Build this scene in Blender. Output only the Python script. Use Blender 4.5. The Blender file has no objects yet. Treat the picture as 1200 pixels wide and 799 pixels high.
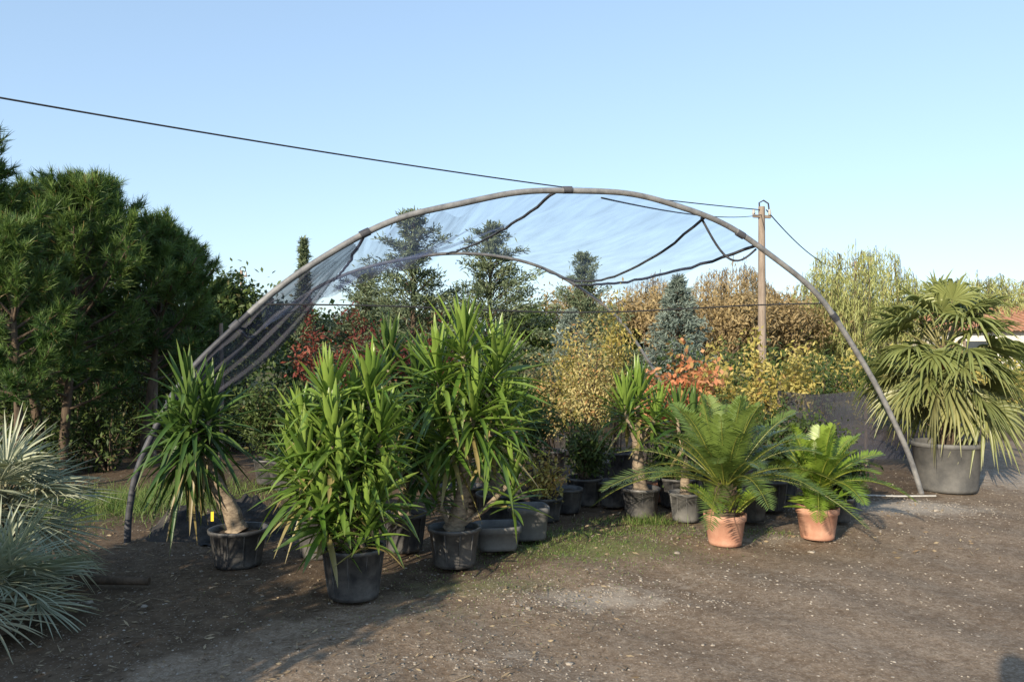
import bpy, math, numpy as np
from mathutils import Vector
S=bpy.context.scene
R=np.random.default_rng
def unit(v):
    v=np.asarray(v,float); return v/np.maximum(np.linalg.norm(v,axis=-1,keepdims=True),1e-9)
def A(*x): return np.array(x,float)

# ---------------------------------------------------------------- mesh builder
class MB:
    def __init__(s): s.v=[];s.c=[];s.f=[];s.n=0;s.mats=[]
    def mi(s,m):
        if m not in s.mats: s.mats.append(m)
        return s.mats.index(m)
    def add(s,v,f,m,col=None,smooth=True):
        v=np.asarray(v,float).reshape(-1,3); f=np.asarray(f,int)
        if col is None: col=np.full((len(v),3),.5)
        s.v.append(v); s.c.append(np.asarray(col,float).reshape(-1,3)); s.f.append((f+s.n,s.mi(m),smooth)); s.n+=len(v)
    def build(s,name,loc=(0,0,0),rz=0,sc=1):
        me=bpy.data.meshes.new(name)
        V=np.concatenate(s.v);C=np.concatenate(s.c)
        me.vertices.add(len(V)); me.vertices.foreach_set('co',V.ravel())
        loops=np.concatenate([f.ravel() for f,_,_ in s.f])
        tot=np.concatenate([np.full(len(f),f.shape[1]) for f,_,_ in s.f])
        mi=np.concatenate([np.full(len(f),m) for f,m,_ in s.f])
        sm=np.concatenate([np.full(len(f),k) for f,_,k in s.f]).astype(bool)
        st=np.concatenate([[0],np.cumsum(tot)[:-1]])
        me.loops.add(len(loops)); me.loops.foreach_set('vertex_index',loops.astype(np.int32))
        me.polygons.add(len(tot)); me.polygons.foreach_set('loop_start',st.astype(np.int32))
        me.polygons.foreach_set('loop_total',tot.astype(np.int32))
        for m in s.mats: me.materials.append(m)
        me.polygons.foreach_set('material_index',mi.astype(np.int32))
        me.polygons.foreach_set('use_smooth',sm)
        a=me.color_attributes.new('Col','FLOAT_COLOR','POINT')
        a.data.foreach_set('color',np.concatenate([C,np.ones((len(C),1))],1).astype(np.float32).ravel())
        me.update(calc_edges=True); me.validate()
        o=bpy.data.objects.new(name,me); o.location=loc;o.rotation_euler=(0,0,rz);o.scale=(sc,)*3 if np.isscalar(sc) else sc
        S.collection.objects.link(o); return o
def inst(o,name,loc,rz=0,sc=1):
    n=bpy.data.objects.new(name,o.data); n.location=loc;n.rotation_euler=(0,0,rz);n.scale=(sc,)*3 if np.isscalar(sc) else sc
    S.collection.objects.link(n); return n

# ---------------------------------------------------------------- materials
def nm(name):
    m=bpy.data.materials.new(name); m.use_nodes=True; nt=m.node_tree; nt.nodes.clear()
    out=nt.nodes.new('ShaderNodeOutputMaterial'); return m,nt,out
def mixc(nt,fac,a,b,mode='MIX'):
    n=nt.nodes.new('ShaderNodeMix'); n.data_type='RGBA'; n.blend_type=mode
    for i,x in ((0,fac),(6,a),(7,b)):
        if isinstance(x,(int,float)): n.inputs[i].default_value=x
        elif isinstance(x,tuple): n.inputs[i].default_value=(*x,1)
        else: nt.links.new(x,n.inputs[i])
    return n.outputs[2]
def noise(nt,scale,detail=4,rough=.6,vec=None,coord='Object'):
    n=nt.nodes.new('ShaderNodeTexNoise'); n.inputs['Scale'].default_value=scale;n.inputs['Detail'].default_value=detail;n.inputs['Roughness'].default_value=rough
    if vec is None:
        tc=nt.nodes.new('ShaderNodeTexCoord'); vec=tc.outputs[coord]
    nt.links.new(vec,n.inputs['Vector']); return n.outputs['Fac']
def ramp(nt,fac,a,b,c0=(0,0,0),c1=(1,1,1)):
    n=nt.nodes.new('ShaderNodeValToRGB'); e=n.color_ramp.elements
    e[0].position=a;e[1].position=b;e[0].color=(*c0,1);e[1].color=(*c1,1)
    nt.links.new(fac,n.inputs[0]); return n.outputs[0]
def math_(nt,op,a,b=None):
    n=nt.nodes.new('ShaderNodeMath'); n.operation=op
    for i,x in enumerate((a,b)):
        if x is None: continue
        if isinstance(x,(int,float)): n.inputs[i].default_value=x
        else: nt.links.new(x,n.inputs[i])
    return n.outputs[0]
def bump(nt,h,st,dist=.01):
    n=nt.nodes.new('ShaderNodeBump'); n.inputs['Strength'].default_value=st;n.inputs['Distance'].default_value=dist
    nt.links.new(h,n.inputs['Height']); return n.outputs[0]
def foliage(name,ca,cb,cd=(.16,.11,.05),trans=.3,rough=.45,spec=.4):
    m,nt,out=nm(name)
    at=nt.nodes.new('ShaderNodeAttribute'); at.attribute_name='Col'
    sp=nt.nodes.new('ShaderNodeSeparateColor'); nt.links.new(at.outputs['Color'],sp.inputs[0])
    c=mixc(nt,sp.outputs[0],ca,cb)
    c=mixc(nt,sp.outputs[2],c,cd)
    p=nt.nodes.new('ShaderNodeBsdfPrincipled'); p.inputs['Roughness'].default_value=rough; p.inputs['Specular IOR Level'].default_value=spec
    nt.links.new(c,p.inputs['Base Color'])
    t=nt.nodes.new('ShaderNodeBsdfTranslucent'); 
    tc=mixc(nt,.5,c,(ca[0]*2.2,ca[1]*2.0,ca[2]*.9)); nt.links.new(tc,t.inputs['Color'])
    mx=nt.nodes.new('ShaderNodeMixShader'); mx.inputs[0].default_value=trans
    nt.links.new(p.outputs[0],mx.inputs[1]);nt.links.new(t.outputs[0],mx.inputs[2]);nt.links.new(mx.outputs[0],out.inputs[0])
    return m
def solid(name,ca,cb,scale=6,rough=.8,bs=.3,bscale=None,metal=0,spec=.3,dist=.01,stretch=None,r0=.35,r1=.68):
    m,nt,out=nm(name)
    vec=None
    if stretch:
        tc=nt.nodes.new('ShaderNodeTexCoord'); mp=nt.nodes.new('ShaderNodeMapping'); mp.inputs['Scale'].default_value=stretch
        nt.links.new(tc.outputs['Object'],mp.inputs[0]); vec=mp.outputs[0]
    n1=noise(nt,scale,6,.65,vec)
    c=mixc(nt,ramp(nt,n1,r0,r1),ca,cb)
    p=nt.nodes.new('ShaderNodeBsdfPrincipled'); p.inputs['Roughness'].default_value=rough;p.inputs['Metallic'].default_value=metal;p.inputs['Specular IOR Level'].default_value=spec
    nt.links.new(c,p.inputs['Base Color'])
    if bs: nt.links.new(bump(nt,noise(nt,bscale or scale*5,4,.6,vec),bs,dist),p.inputs['Normal'])
    nt.links.new(p.outputs[0],out.inputs[0]); return m

M_yuc=foliage('yucca_leaf',(.07,.145,.02),(.20,.30,.055),(.30,.23,.10),.26,.32,.6)
M_yucD=foliage('yucca_leaf_dark',(.035,.085,.018),(.09,.16,.035),(.24,.18,.08),.25,.4)
M_cyc=foliage('cycad_leaf',(.05,.105,.022),(.13,.20,.045),(.28,.25,.05),.2,.35,.5)
M_cycB=foliage('cycad_leaf_bright',(.11,.20,.022),(.22,.32,.045),(.34,.32,.06),.3,.4,.5)
M_fan=foliage('fan_palm_leaf',(.11,.145,.045),(.26,.29,.10),(.38,.31,.16),.25,.36,.5)
M_sil=foliage('silver_palm_leaf',(.22,.255,.17),(.44,.46,.34),(.38,.32,.19),.18,.45)
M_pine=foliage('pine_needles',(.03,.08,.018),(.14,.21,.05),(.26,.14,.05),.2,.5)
M_ced=foliage('cedar_needles',(.07,.105,.055),(.19,.23,.13),(.1,.08,.04),.15,.6)
M_blue=foliage('blue_spruce_needles',(.10,.14,.12),(.24,.29,.25),(.1,.09,.06),.15,.6)
M_will=foliage('willow_leaf',(.23,.26,.085),(.42,.43,.17),(.36,.30,.13),.3,.6)
M_willB=foliage('weeping_branch_leaf',(.21,.15,.075),(.38,.29,.14),(.16,.11,.06),.2,.7)
M_bg=foliage('hedge_leaf',(.028,.055,.015),(.10,.14,.035),(.15,.12,.05),.25,.6)
M_bgY=foliage('autumn_leaf_yellow',(.30,.26,.06),(.56,.47,.16),(.40,.22,.07),.35,.6)
M_bgR=foliage('autumn_leaf_red',(.14,.03,.03),(.28,.08,.05),(.10,.10,.035),.3,.6)
M_or=foliage('autumn_leaf_orange',(.46,.17,.08),(.60,.33,.17),(.3,.25,.08),.35,.6)
M_pk=foliage('autumn_leaf_straw',(.33,.30,.11),(.56,.48,.23),(.46,.22,.09),.35,.6)
M_grs=foliage('grass_blade',(.08,.15,.03),(.18,.26,.06),(.32,.27,.14),.3,.6)
M_litter=foliage('dry_litter',(.12,.08,.05),(.34,.27,.17),(.1,.07,.04),.1,.8)
M_bark=solid('bark',(.05,.037,.026),(.14,.10,.07),14,.9,.6,40,stretch=(1,1,.3))
M_barkY=solid('yucca_bark',(.12,.09,.065),(.34,.27,.19),18,.9,.8,30,stretch=(1,1,2.5))
M_pot=solid('dusty_black_plastic',(.032,.033,.037),(.15,.142,.132),8,.45,.2,50,spec=.5,r0=.38,r1=.74)
M_potG=solid('grey_plastic',(.09,.09,.09),(.18,.175,.165),5,.6,.15,50)
M_terra=solid('terracotta',(.38,.18,.12),(.52,.30,.21),8,.8,.2,60)
M_soil=solid('potting_soil',(.03,.022,.016),(.09,.065,.045),30,1,.8,60)
M_pipe=solid('weathered_pipe',(.12,.12,.125),(.25,.245,.24),9,.5,.2,40,spec=.5)
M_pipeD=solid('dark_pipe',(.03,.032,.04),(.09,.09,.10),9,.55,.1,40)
M_wood=solid('weathered_wood',(.18,.14,.11),(.32,.26,.21),8,.9,.5,30,stretch=(3,3,.3))
M_conc=solid('concrete',(.32,.31,.29),(.5,.48,.45),6,.9,.4,40)
M_wall=solid('render_wall',(.58,.56,.51),(.70,.68,.63),2,.9,.1,30)
M_roof=solid('roof_tile',(.33,.16,.10),(.46,.26,.17),6,.85,.5,20)
M_dark=solid('window_glass',(.03,.035,.04),(.06,.07,.08),2,.15,0,spec=.6)
M_stone=solid('gravel_stone',(.16,.135,.11),(.42,.37,.31),25,.9,.2,80)
M_cable=solid('black_cable',(.02,.02,.022),(.04,.04,.042),4,.6,0)
M_cloth=solid('black_ground_cloth',(.02,.02,.021),(.07,.06,.05),6,.85,.6,12,dist=.04)
M_yel=solid('yellow_tag',(.75,.55,.03),(.8,.6,.05),4,.6,0)

def netmat(name,col,op0,op1):
    m,nt,out=nm(name)
    at=nt.nodes.new('ShaderNodeAttribute'); at.attribute_name='Col'
    mp=nt.nodes.new('ShaderNodeMapping'); mp.inputs['Scale'].default_value=(14,1.6,1)
    nt.links.new(at.outputs['Color'],mp.inputs[0])
    n=noise(nt,2.2,6,.65,mp.outputs[0])
    f=ramp(nt,n,.36,.74,(op0,)*3,(op1,)*3)
    d=nt.nodes.new('ShaderNodeBsdfDiffuse'); d.inputs[0].default_value=(*col,1)
    tl=nt.nodes.new('ShaderNodeBsdfTranslucent'); tl.inputs[0].default_value=(*col,1)
    t=nt.nodes.new('ShaderNodeBsdfTransparent')
    m1=nt.nodes.new('ShaderNodeMixShader'); m1.inputs[0].default_value=.4
    nt.links.new(d.outputs[0],m1.inputs[1]);nt.links.new(tl.outputs[0],m1.inputs[2])
    m2=nt.nodes.new('ShaderNodeMixShader'); nt.links.new(f,m2.inputs[0])
    nt.links.new(t.outputs[0],m2.inputs[1]);nt.links.new(m1.outputs[0],m2.inputs[2]);nt.links.new(m2.outputs[0],out.inputs[0])
    return m
M_net=netmat('shade_net_fabric',(.17,.22,.36),.18,.42)
M_net2=netmat('shade_net_fold_fabric',(.15,.16,.23),.0,.5)
M_netD=netmat('bundled_net_fabric',(.08,.08,.10),.5,.97)

# ---------------------------------------------------------------- primitives
def tube(mb,pts,rad,m,ns=8,col=None,caps=True):
    P=np.asarray(pts,float); n=len(P); r=np.broadcast_to(np.asarray(rad,float),(n,))
    T=unit(np.gradient(P,axis=0)); up=A(0,0,1) if abs(T[0][2])<.9 else A(1,0,0)
    N=[]; u=unit(np.cross(T[0],up))
    for t in T:
        u=unit(u-t*np.dot(u,t)); N.append(u)
    N=np.array(N); B=np.cross(T,N); a=np.linspace(0,2*np.pi,ns,endpoint=False)
    V=P[:,None]+r[:,None,None]*(np.cos(a)[None,:,None]*N[:,None]+np.sin(a)[None,:,None]*B[:,None])
    i=np.arange(n-1)[:,None]*ns; j=np.arange(ns)[None]; k=(j+1)%ns
    F=np.stack([i+j,i+k,i+ns+k,i+ns+j],-1).reshape(-1,4)
    mb.add(V,F,m)
    if caps:
        for e in (0,n-1):
            mb.add(V[e],np.arange(ns)[None] if e else np.arange(ns)[None,::-1],m,smooth=False)
def lathe(mb,prof,c,m,ns=28,jit=0,rng=None,smooth=True):
    pr=np.array(prof,float); a=np.linspace(0,2*np.pi,ns,endpoint=False)
    k=1+(0 if rng is None else jit*np.sin(2*a+rng.uniform(0,6)))
    V=np.stack([pr[:,0,None]*np.cos(a)*k,pr[:,0,None]*np.sin(a)*k,np.repeat(pr[:,1,None],ns,1)],-1)+A(*c)
    n=len(pr);i=np.arange(n-1)[:,None]*ns;j=np.arange(ns)[None];q=(j+1)%ns
    mb.add(V,np.stack([i+j,i+q,i+ns+q,i+ns+j],-1).reshape(-1,4),m,smooth=smooth)
def box(mb,c,s,m,rz=0):
    x,y,z=np.array(s)/2
    V=np.array([(i*x,j*y,k*z) for k in(-1,1) for j in(-1,1) for i in(-1,1)])
    ca,sa=math.cos(rz),math.sin(rz); V=np.stack([V[:,0]*ca-V[:,1]*sa,V[:,0]*sa+V[:,1]*ca,V[:,2]],1)+A(*c)
    mb.add(V,[(0,2,3,1),(4,5,7,6),(0,1,5,4),(2,6,7,3),(0,4,6,2),(1,3,7,5)],m,smooth=False)
def ribbons(mb,base,d,L,W,droop,m,rng,nseg=4,nc=3,fold=.35,roll=.4,prof='strap',col=None,dead=None,side=None,kink=None):
    base=np.atleast_2d(base);N=len(base);d=unit(d)
    L=np.broadcast_to(L,(N,)).astype(float);W=np.broadcast_to(W,(N,)).astype(float);droop=np.broadcast_to(droop,(N,)).astype(float)
    if side is None:
        s=np.cross(d,A(0,0,1)); b=np.linalg.norm(s,axis=1)<.15
        s[b]=np.cross(d[b],unit(rng.normal(size=3))) if b.any() else 0
        s=unit(s)
    else: s=unit(side)
    if roll:
        a=rng.normal(0,roll,N)[:,None]; s=s*np.cos(a)+np.cross(d,s)*np.sin(a)
    t=np.linspace(0,1,nseg+1)
    if prof=='strap': w=np.interp(t,[0,.15,.45,.8,1],[.55,.75,1,.62,.03])
    elif prof=='leaf': w=np.interp(t,[0,.35,.6,1],[.15,1,.9,.05])
    else: w=np.interp(t,[0,1],[1,.12])
    P=base[:,None]+d[:,None]*(L[:,None]*t)[...,None]
    P[:,:,2]-=(droop*L)[:,None]*t**2
    if kink is not None:
        P[:,:,2]-=(kink*L)[:,None]*np.maximum(t-.55,0)**1.3
    T=unit(np.gradient(P,axis=1)); S_=np.broadcast_to(s[:,None],P.shape); Nn=unit(np.cross(S_,T))
    hw=(W[:,None]*w[None]*.5)[...,None]
    cols=[P-S_*hw,P-Nn*hw*fold*2,P+S_*hw] if nc==3 else [P-S_*hw,P+S_*hw]
    V=np.stack(cols,2)
    c=rng.random(N) if col is None else np.broadcast_to(col,(N,))
    dd=np.zeros(N) if dead is None else np.broadcast_to(dead,(N,))
    C=np.zeros(V.shape); C[...,0]=c[:,None,None];C[...,1]=t[None,:,None];C[...,2]=dd[:,None,None]
    if nseg>2: C[:,-1,:,2]=np.maximum(C[:,-1,:,2],.35)
    q=np.arange(nseg)[:,None]*nc+np.arange(nc-1)[None]; q=q.ravel()
    F=np.stack([q,q+1,q+nc+1,q+nc],1); off=(np.arange(N)*(nseg+1)*nc)[:,None,None]
    mb.add(V,(F[None]+off).reshape(-1,4),m,C)
def rdir(rng,n,zb=0,zs=1):
    v=rng.normal(size=(n,3)); v[:,2]=v[:,2]*zs+zb; return unit(v)
def dirs(az,el): return np.stack([np.cos(el)*np.cos(az),np.cos(el)*np.sin(az),np.sin(el)],-1)

def pot(mb,c,r,h,m,rng,rb=None,rim=.02):
    rb=rb or r*.8; x,y=c
    lathe(mb,[(0.001,.006),(rb,.006),(rb+(r-rb)*.1,.03),(r*.97,h-rim*1.6),(r*1.04,h-rim*1.5),(r*1.06,h-.003),(r*1.03,h),(r*.96,h-.004),(r*.93,h-.05)],(x,y,0),m,32,.03,rng)
    if m is not M_terra:
        for a in rng.uniform(0,6.28)+np.arange(10)*.628:
            p=[(x+math.cos(a)*rb*1.0,y+math.sin(a)*rb*1.0,.03),(x+math.cos(a)*r*.98,y+math.sin(a)*r*.98,h-rim*1.6)]
            tube(mb,p,.006,m,4)
    lathe(mb,[(0.001,h-.03),(r*.5,h-.025),(r*.95,h-.045)],(x,y,0),M_soil,20,.0,rng)

# ---------------------------------------------------------------- potted plants
def yhead(mb,c,n,L,W,m,rng,axis=(0,0,1),low=-35,drp=.25):
    i=np.arange(n);f=(i+.5)/n; az=i*2.39996+rng.uniform(0,6)+rng.normal(0,.15,n)
    el=np.radians(86-(86-low)*f**1.05+rng.normal(0,7,n))
    d=unit(dirs(az,el)+np.asarray(axis)*.25)
    b=A(*c)-np.outer(f,unit(axis))*.24
    ll=L*(.62+.38*np.sin(np.pi*(.25+.6*f)))*rng.uniform(.8,1.15,n)
    dead=np.where((f>.88)&(rng.random(n)<.5),.8,0)+rng.random(n)*.08
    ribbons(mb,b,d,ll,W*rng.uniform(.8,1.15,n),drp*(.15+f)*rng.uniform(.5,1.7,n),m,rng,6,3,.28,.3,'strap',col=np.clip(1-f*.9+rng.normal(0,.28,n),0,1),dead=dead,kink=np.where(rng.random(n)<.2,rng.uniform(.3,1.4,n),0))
def yucca(name,c,r,h,heads,trunk,n,L,W,m,seed,potm=None,low=-35,drp=.25,tr=.05,stems=True):
    rng=R(seed);mb=MB();x,y=c
    pot(mb,c,r,h,potm or M_pot,rng)
    T=[A(x,y,h-.04)]+[A(*p) for p in trunk]
    if trunk:
        pts=[];
        for k in range(len(T)-1):
            for q in np.linspace(0,1,8,endpoint=(k==len(T)-2)): pts.append(T[k]*(1-q)+T[k+1]*q+rng.normal(0,.003,3))
        rr=tr*np.interp(np.linspace(0,1,len(pts)),[0,.12,1],[1.5,1.1,.75])*rng.uniform(.94,1.06,len(pts))
        tube(mb,pts,rr,M_barkY,12)
    fork=T[-1]
    for hd in heads:
        hd=A(*hd)
        st=fork if trunk else A(x,y,h-.04)+A(rng.uniform(-.08,.08),rng.uniform(-.08,.08),0)
        q=np.linspace(0,1,7)[:,None]; mid=(st+hd)/2+A(0,0,.0)+A((hd-st)[0]*.2,(hd-st)[1]*.2,-.04)
        pts=(1-q)**2*st+2*q*(1-q)*mid+q*q*hd
        tube(mb,pts,np.linspace(tr*.5,tr*.32,7),M_barkY,8)
        ax=unit(hd-st+A(0,0,.4)); yhead(mb,hd,n,L*rng.uniform(.88,1.1),W,m,rng,ax,low,drp)
    return mb
mb=yucca('a',(-1.03,5.2),.2,.33,[(-1.2,5.15,1.36),(-.94,5.3,1.38),(-1.38,5.2,1.14),(-1.13,5.0,1.12),(-.84,5.15,1.12),(-1.3,5.05,.9),(-1.08,5.0,.84),(-.82,5.1,.74),(-1.28,5.35,.9),(-.98,5.1,.98),(-1.45,5.25,.86),(-1.05,5.35,1.2),(-1.2,4.98,.66)],[],64,.36,.042,M_yuc,1,low=-42,drp=.32,tr=.045)
yhead(mb,(-.9,4.98,.60),34,.28,.034,M_yuc,R(9),low=-20);yhead(mb,(-1.15,5.05,.55),26,.24,.032,M_yuc,R(10),low=-5)
mb.build('potted_yucca_plant')
mb=yucca('b',(-.43,5.95),.185,.29,[(-.36,5.9,1.66),(-.10,5.95,1.50),(-.56,5.9,1.46),(-.27,5.8,1.22),(-.54,5.9,1.04),(-.06,5.9,1.10)],[(-.37,5.95,.5),(-.34,5.95,.86)],68,.47,.043,M_yuc,2,low=-58,drp=.28,tr=.06)
yhead(mb,(.0,5.9,.66),34,.34,.034,M_yuc,R(7),low=-25); yhead(mb,(-.56,5.85,.66),34,.32,.034,M_yuc,R(8),low=-20)
tube(mb,[(-.4,5.95,.28),(-.2,5.92,.42),(0,5.9,.64)],.02,M_barkY,8); tube(mb,[(-.46,5.95,.28),(-.52,5.9,.42),(-.56,5.85,.64)],.02,M_barkY,8)
mb.build('potted_yucca_plant.001')
mb=yucca('c',(-2.04,5.95),.2,.28,[(-2.42,5.95,1.26),(-2.26,5.98,1.14),(-2.5,5.9,.98),(-2.35,5.85,1.1)],[(-2.1,5.95,.42),(-2.24,5.95,.66),(-2.32,5.95,.9)],60,.46,.042,M_yucD,3,low=-78,drp=.45,tr=.06)
box(mb,(-2.2,5.86,.38),(.02,.004,.07),M_yel,.2)
mb.build('potted_yucca_plant.002')
mb=yucca('d',(-.86,6.4),.17,.3,[(-1.0,6.4,1.55),(-.76,6.45,1.4),(-.68,6.4,1.05),(-.9,6.3,1.0),(-.72,6.4,.75)],[(-.86,6.4,.5)],56,.42,.042,M_yucD,4,low=-55,tr=.05)
mb.build('potted_yucca_plant.003')
mb=yucca('e',(-1.5,6.2),.17,.32,[(-1.62,6.2,1.1),(-1.42,6.25,1.3),(-1.66,6.15,.85),(-1.45,6.2,.9)],[(-1.5,6.2,.5)],50,.36,.038,M_yucD,5,low=-50,tr=.05)
mb.build('potted_yucca_plant.004')
mb=yucca('f',(1.24,7.7),.18,.28,[(1.08,7.7,1.1),(1.42,7.72,1.0),(1.24,7.8,1.2)],[(1.22,7.7,.5),(1.2,7.7,.72)],54,.42,.038,M_yuc,6,low=-50,tr=.06)
mb.build('potted_yucca_plant.005')
mb=yucca('g',(1.63,7.5),.15,.27,[(1.55,7.5,1.02),(1.72,7.55,.95)],[(1.63,7.5,.45),(1.6,7.5,.68)],50,.4,.034,M_yucD,16,potm=M_potG,low=-50,tr=.045)
mb.build('potted_yucca_plant.006')
mb=yucca('h',(-.15,7.3),.18,.3,[(-.2,7.3,1.3),(.1,7.3,1.05),(-.3,7.2,.8)],[(-.15,7.3,.5)],52,.42,.038,M_yucD,17,low=-50,tr=.05)
mb.build('potted_yucca_plant.007')

def frond(mb,b,d,L,droop,m,rng,nl=42,ll=.13,lw=.011,col=.5,V_=.3,dead=0):
    t=np.linspace(.1,1,nl); d=unit(d)
    P=A(*b)+np.outer(t*L,d); P[:,2]-=droop*L*t**2.2
    T=unit(np.gradient(P,axis=0)); s=unit(np.cross(d,A(0,0,1))+rng.normal(0,.08,3)); Nn=unit(np.cross(s,T))
    tube(mb,np.vstack([A(*b)[None],P]),np.linspace(.009,.002,nl+1),m,4)
    lp=ll*np.interp(t,[.1,.3,.7,.92,1],[.35,.9,1,.65,.3])
    for sg in(-1,1):
        dd=unit(s*sg+T*(.35+.7*t[:,None]**3)+Nn*V_+rng.normal(0,.05,(nl,3)))
        ribbons(mb,P,dd,lp*rng.uniform(.9,1.08,nl),lw,.12,m,rng,2,2,0,0,'leaf',col=np.clip(col+rng.normal(0,.15,nl),0,1),dead=dead,side=T)
def cycad(c,r,h,n,L,m,seed,trh=.12,ll=.13,e0=84,e1=10):
    rng=R(seed);mb=MB();x,y=c; pot(mb,c,r,h,M_terra,rng,rim=.035)
    tp=h+trh
    lathe(mb,[(.08,h-.05),(.10,h+.03),(.085,tp-.03),(.05,tp+.03),(.001,tp+.05)],(x,y,0),M_bark,16,.05,rng)
    ns=60; ribbons(mb,np.stack([x+.08*np.cos(np.arange(ns)),y+.08*np.sin(np.arange(ns)),rng.uniform(h,tp,ns)],1),dirs(np.arange(ns)*1.,np.full(ns,.9)),.07,.03,0,M_bark,rng,2,2,0)
    for i in range(n):
        f=(i+.5)/n; az=i*2.39996+rng.normal(0,.12); el=math.radians(e0-(e0-e1)*f**.9+rng.normal(0,4))
        frond(mb,(x+.04*math.cos(az),y+.04*math.sin(az),tp),dirs(np.array(az),np.array(el)),L*rng.uniform(.82,1.08)*(.82+.18*f),.18+.34*f*rng.uniform(.7,1.3),m,rng,50,ll,.015,col=1-f*.8,dead=rng.random()*.15)
    return mb
mb=cycad((1.76,6.6),.17,.256,44,1.15,M_cyc,21,.22,.15,84,18); 
for i in range(11):
    a=i*.6; frond(mb,(1.76+.1*math.cos(a),6.5,.28),dirs(np.array(a),np.array(.85)),.42,.3,M_cycB,R(50+i),26,.08,.013,.7)
mb.build('potted_cycad_palm')
mb=cycad((2.6,6.8),.165,.27,30,.84,M_cycB,22,.16,.13,84,16)
rng=R(77)
ribbons(mb,np.tile(A(2.6,6.75,.3),(110,1))+rng.normal(0,.06,(110,3))*A(1,1,.3),dirs(rng.uniform(0,6.28,110),rng.uniform(.2,1.3,110)),rng.uniform(.14,.32,110),.04,.25,M_cycB,rng,4,3,.2,.5,'leaf')
for i in range(5):
    a=rng.uniform(0,6.28);ribbons(mb,[(2.6+.05*math.cos(a),6.7,.34)]*8,rdir(rng,8,.8),.05,.02,0,M_bgR,rng,2,2)
mb.build('potted_cycad_palm.001')

def fanleaf(mb,b,d,pl,Rr,m,rng,nseg=28,span=115,wk=1.0,dead=0,col=.5,drp=.12,kk=.8):
    d=unit(d); b=A(*b)
    q=np.linspace(0,1,6)[:,None]; P=b+d*pl*q; P[:,2]-=(.16*pl*q[:,0]**2)
    tube(mb,P,np.linspace(.014,.007,6),m,5)
    hub=P[-1]; dd=unit(P[-1]-P[-2])
    a=unit(dd+A(0,0,-.35)+rng.normal(0,.15,3)); s=unit(np.cross(a,A(0,0,1))+rng.normal(0,.3,3)); s=unit(s-a*np.dot(s,a)); nn=np.cross(s,a)
    th=np.radians(np.linspace(-span,span,nseg))
    dr=np.cos(th)[:,None]*a+np.sin(th)[:,None]*s+nn*(.22*np.abs(np.sin(th)))[:,None]+rng.normal(0,.03,(nseg,3))
    side=-np.sin(th)[:,None]*a+np.cos(th)[:,None]*s
    L=Rr*(1-.28*(np.abs(th)/th.max())**1.5)*rng.uniform(.85,1.08,nseg)
    ribbons(mb,np.tile(hub,(nseg,1)),dr,L,wk*2*math.radians(span)/nseg*Rr*.5,drp*rng.uniform(.5,1.8,nseg),m,rng,8,3,.5,0.08,'leaf',col=np.clip(col+rng.normal(0,.14,nseg),0,1),dead=dead,side=side,kink=rng.uniform(0,kk,nseg))
rng=R(31);mb=MB();pc=(4.99,9.15)
lathe(mb,[(.001,.005),(.30,.005),(.31,.04),(.365,.5),(.385,.505),(.39,.55),(.375,.555),(.36,.55),(.35,.48)],(pc[0],pc[1],0),M_potG,40)
lathe(mb,[(.001,.5),(.2,.51),(.352,.49)],(pc[0],pc[1],0),M_soil,20)
tube(mb,[(pc[0],pc[1],.45),(pc[0]-.01,pc[1],.8),(pc[0]-.03,pc[1],1.2),(pc[0]-.03,pc[1],1.65)],[.12,.11,.1,.06],M_bark,14)
ns=240;zz=rng.uniform(.55,1.6,ns);az=rng.uniform(0,6.28,ns)
ribbons(mb,np.stack([pc[0]-.02+.09*np.cos(az),pc[1]+.09*np.sin(az),zz],1),dirs(az,rng.uniform(.6,1.2,ns)),rng.uniform(.08,.2,ns),.02,.1,M_litter,rng,2,2,0)
n=54
for i in range(n):
    f=(i+.5)/n; az=i*2.39996+rng.normal(0,.2); el=math.radians(84-128*f+rng.normal(0,9))
    fanleaf(mb,(pc[0]-.03+.05*math.cos(az),pc[1]+.05*math.sin(az),1.70-.42*f),dirs(np.array(az),np.array(el)),rng.uniform(.36,.62)*(1 if f<.7 else .8),rng.uniform(.44,.58),M_fan,rng,26,rng.uniform(95,118),1.0,dead=max(0,f-.6)*rng.uniform(.3,1.8),col=1-.7*f+rng.normal(0,.15),drp=.14,kk=1.2)
for i in range(6):
    az=-1.6+rng.normal(0,.6); ribbons(mb,np.tile(A(pc[0],pc[1],1.5),(14,1))+rng.normal(0,.03,(14,3)),dirs(az+rng.normal(0,.3,14),rng.uniform(-.3,.4,14)),rng.uniform(.15,.3,14),.02,.5,M_or,rng,3,2,0)
mb.build('potted_fan_palm')
def silver(c,z,n,pl,Rr,seed,el0=86,el1=-25):
    rng=R(seed);mb=MB(); tube(mb,[(c[0],c[1],0),(c[0],c[1],z*.5),(c[0],c[1],z)],[.09,.08,.05],M_bark,10)
    for i in range(n):
        f=(i+.5)/n; az=i*2.39996+rng.normal(0,.2); el=math.radians(el0-(el0-el1)*f+rng.normal(0,6))
        fanleaf(mb,(c[0],c[1],z-.1*f),dirs(np.array(az),np.array(el)),pl*rng.uniform(.8,1.2),Rr*rng.uniform(.85,1.1),M_sil,rng,26,125,.42,dead=.0 if f<.85 else .6,col=rng.uniform(.2,.9),drp=.10,kk=.3)
    return mb
silver((-3.38,5.3),.58,36,.30,.46,41).build('silver_fan_palm')
silver((-2.92,4.55),.22,26,.24,.42,42,80,5).build('silver_fan_palm.001')

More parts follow.
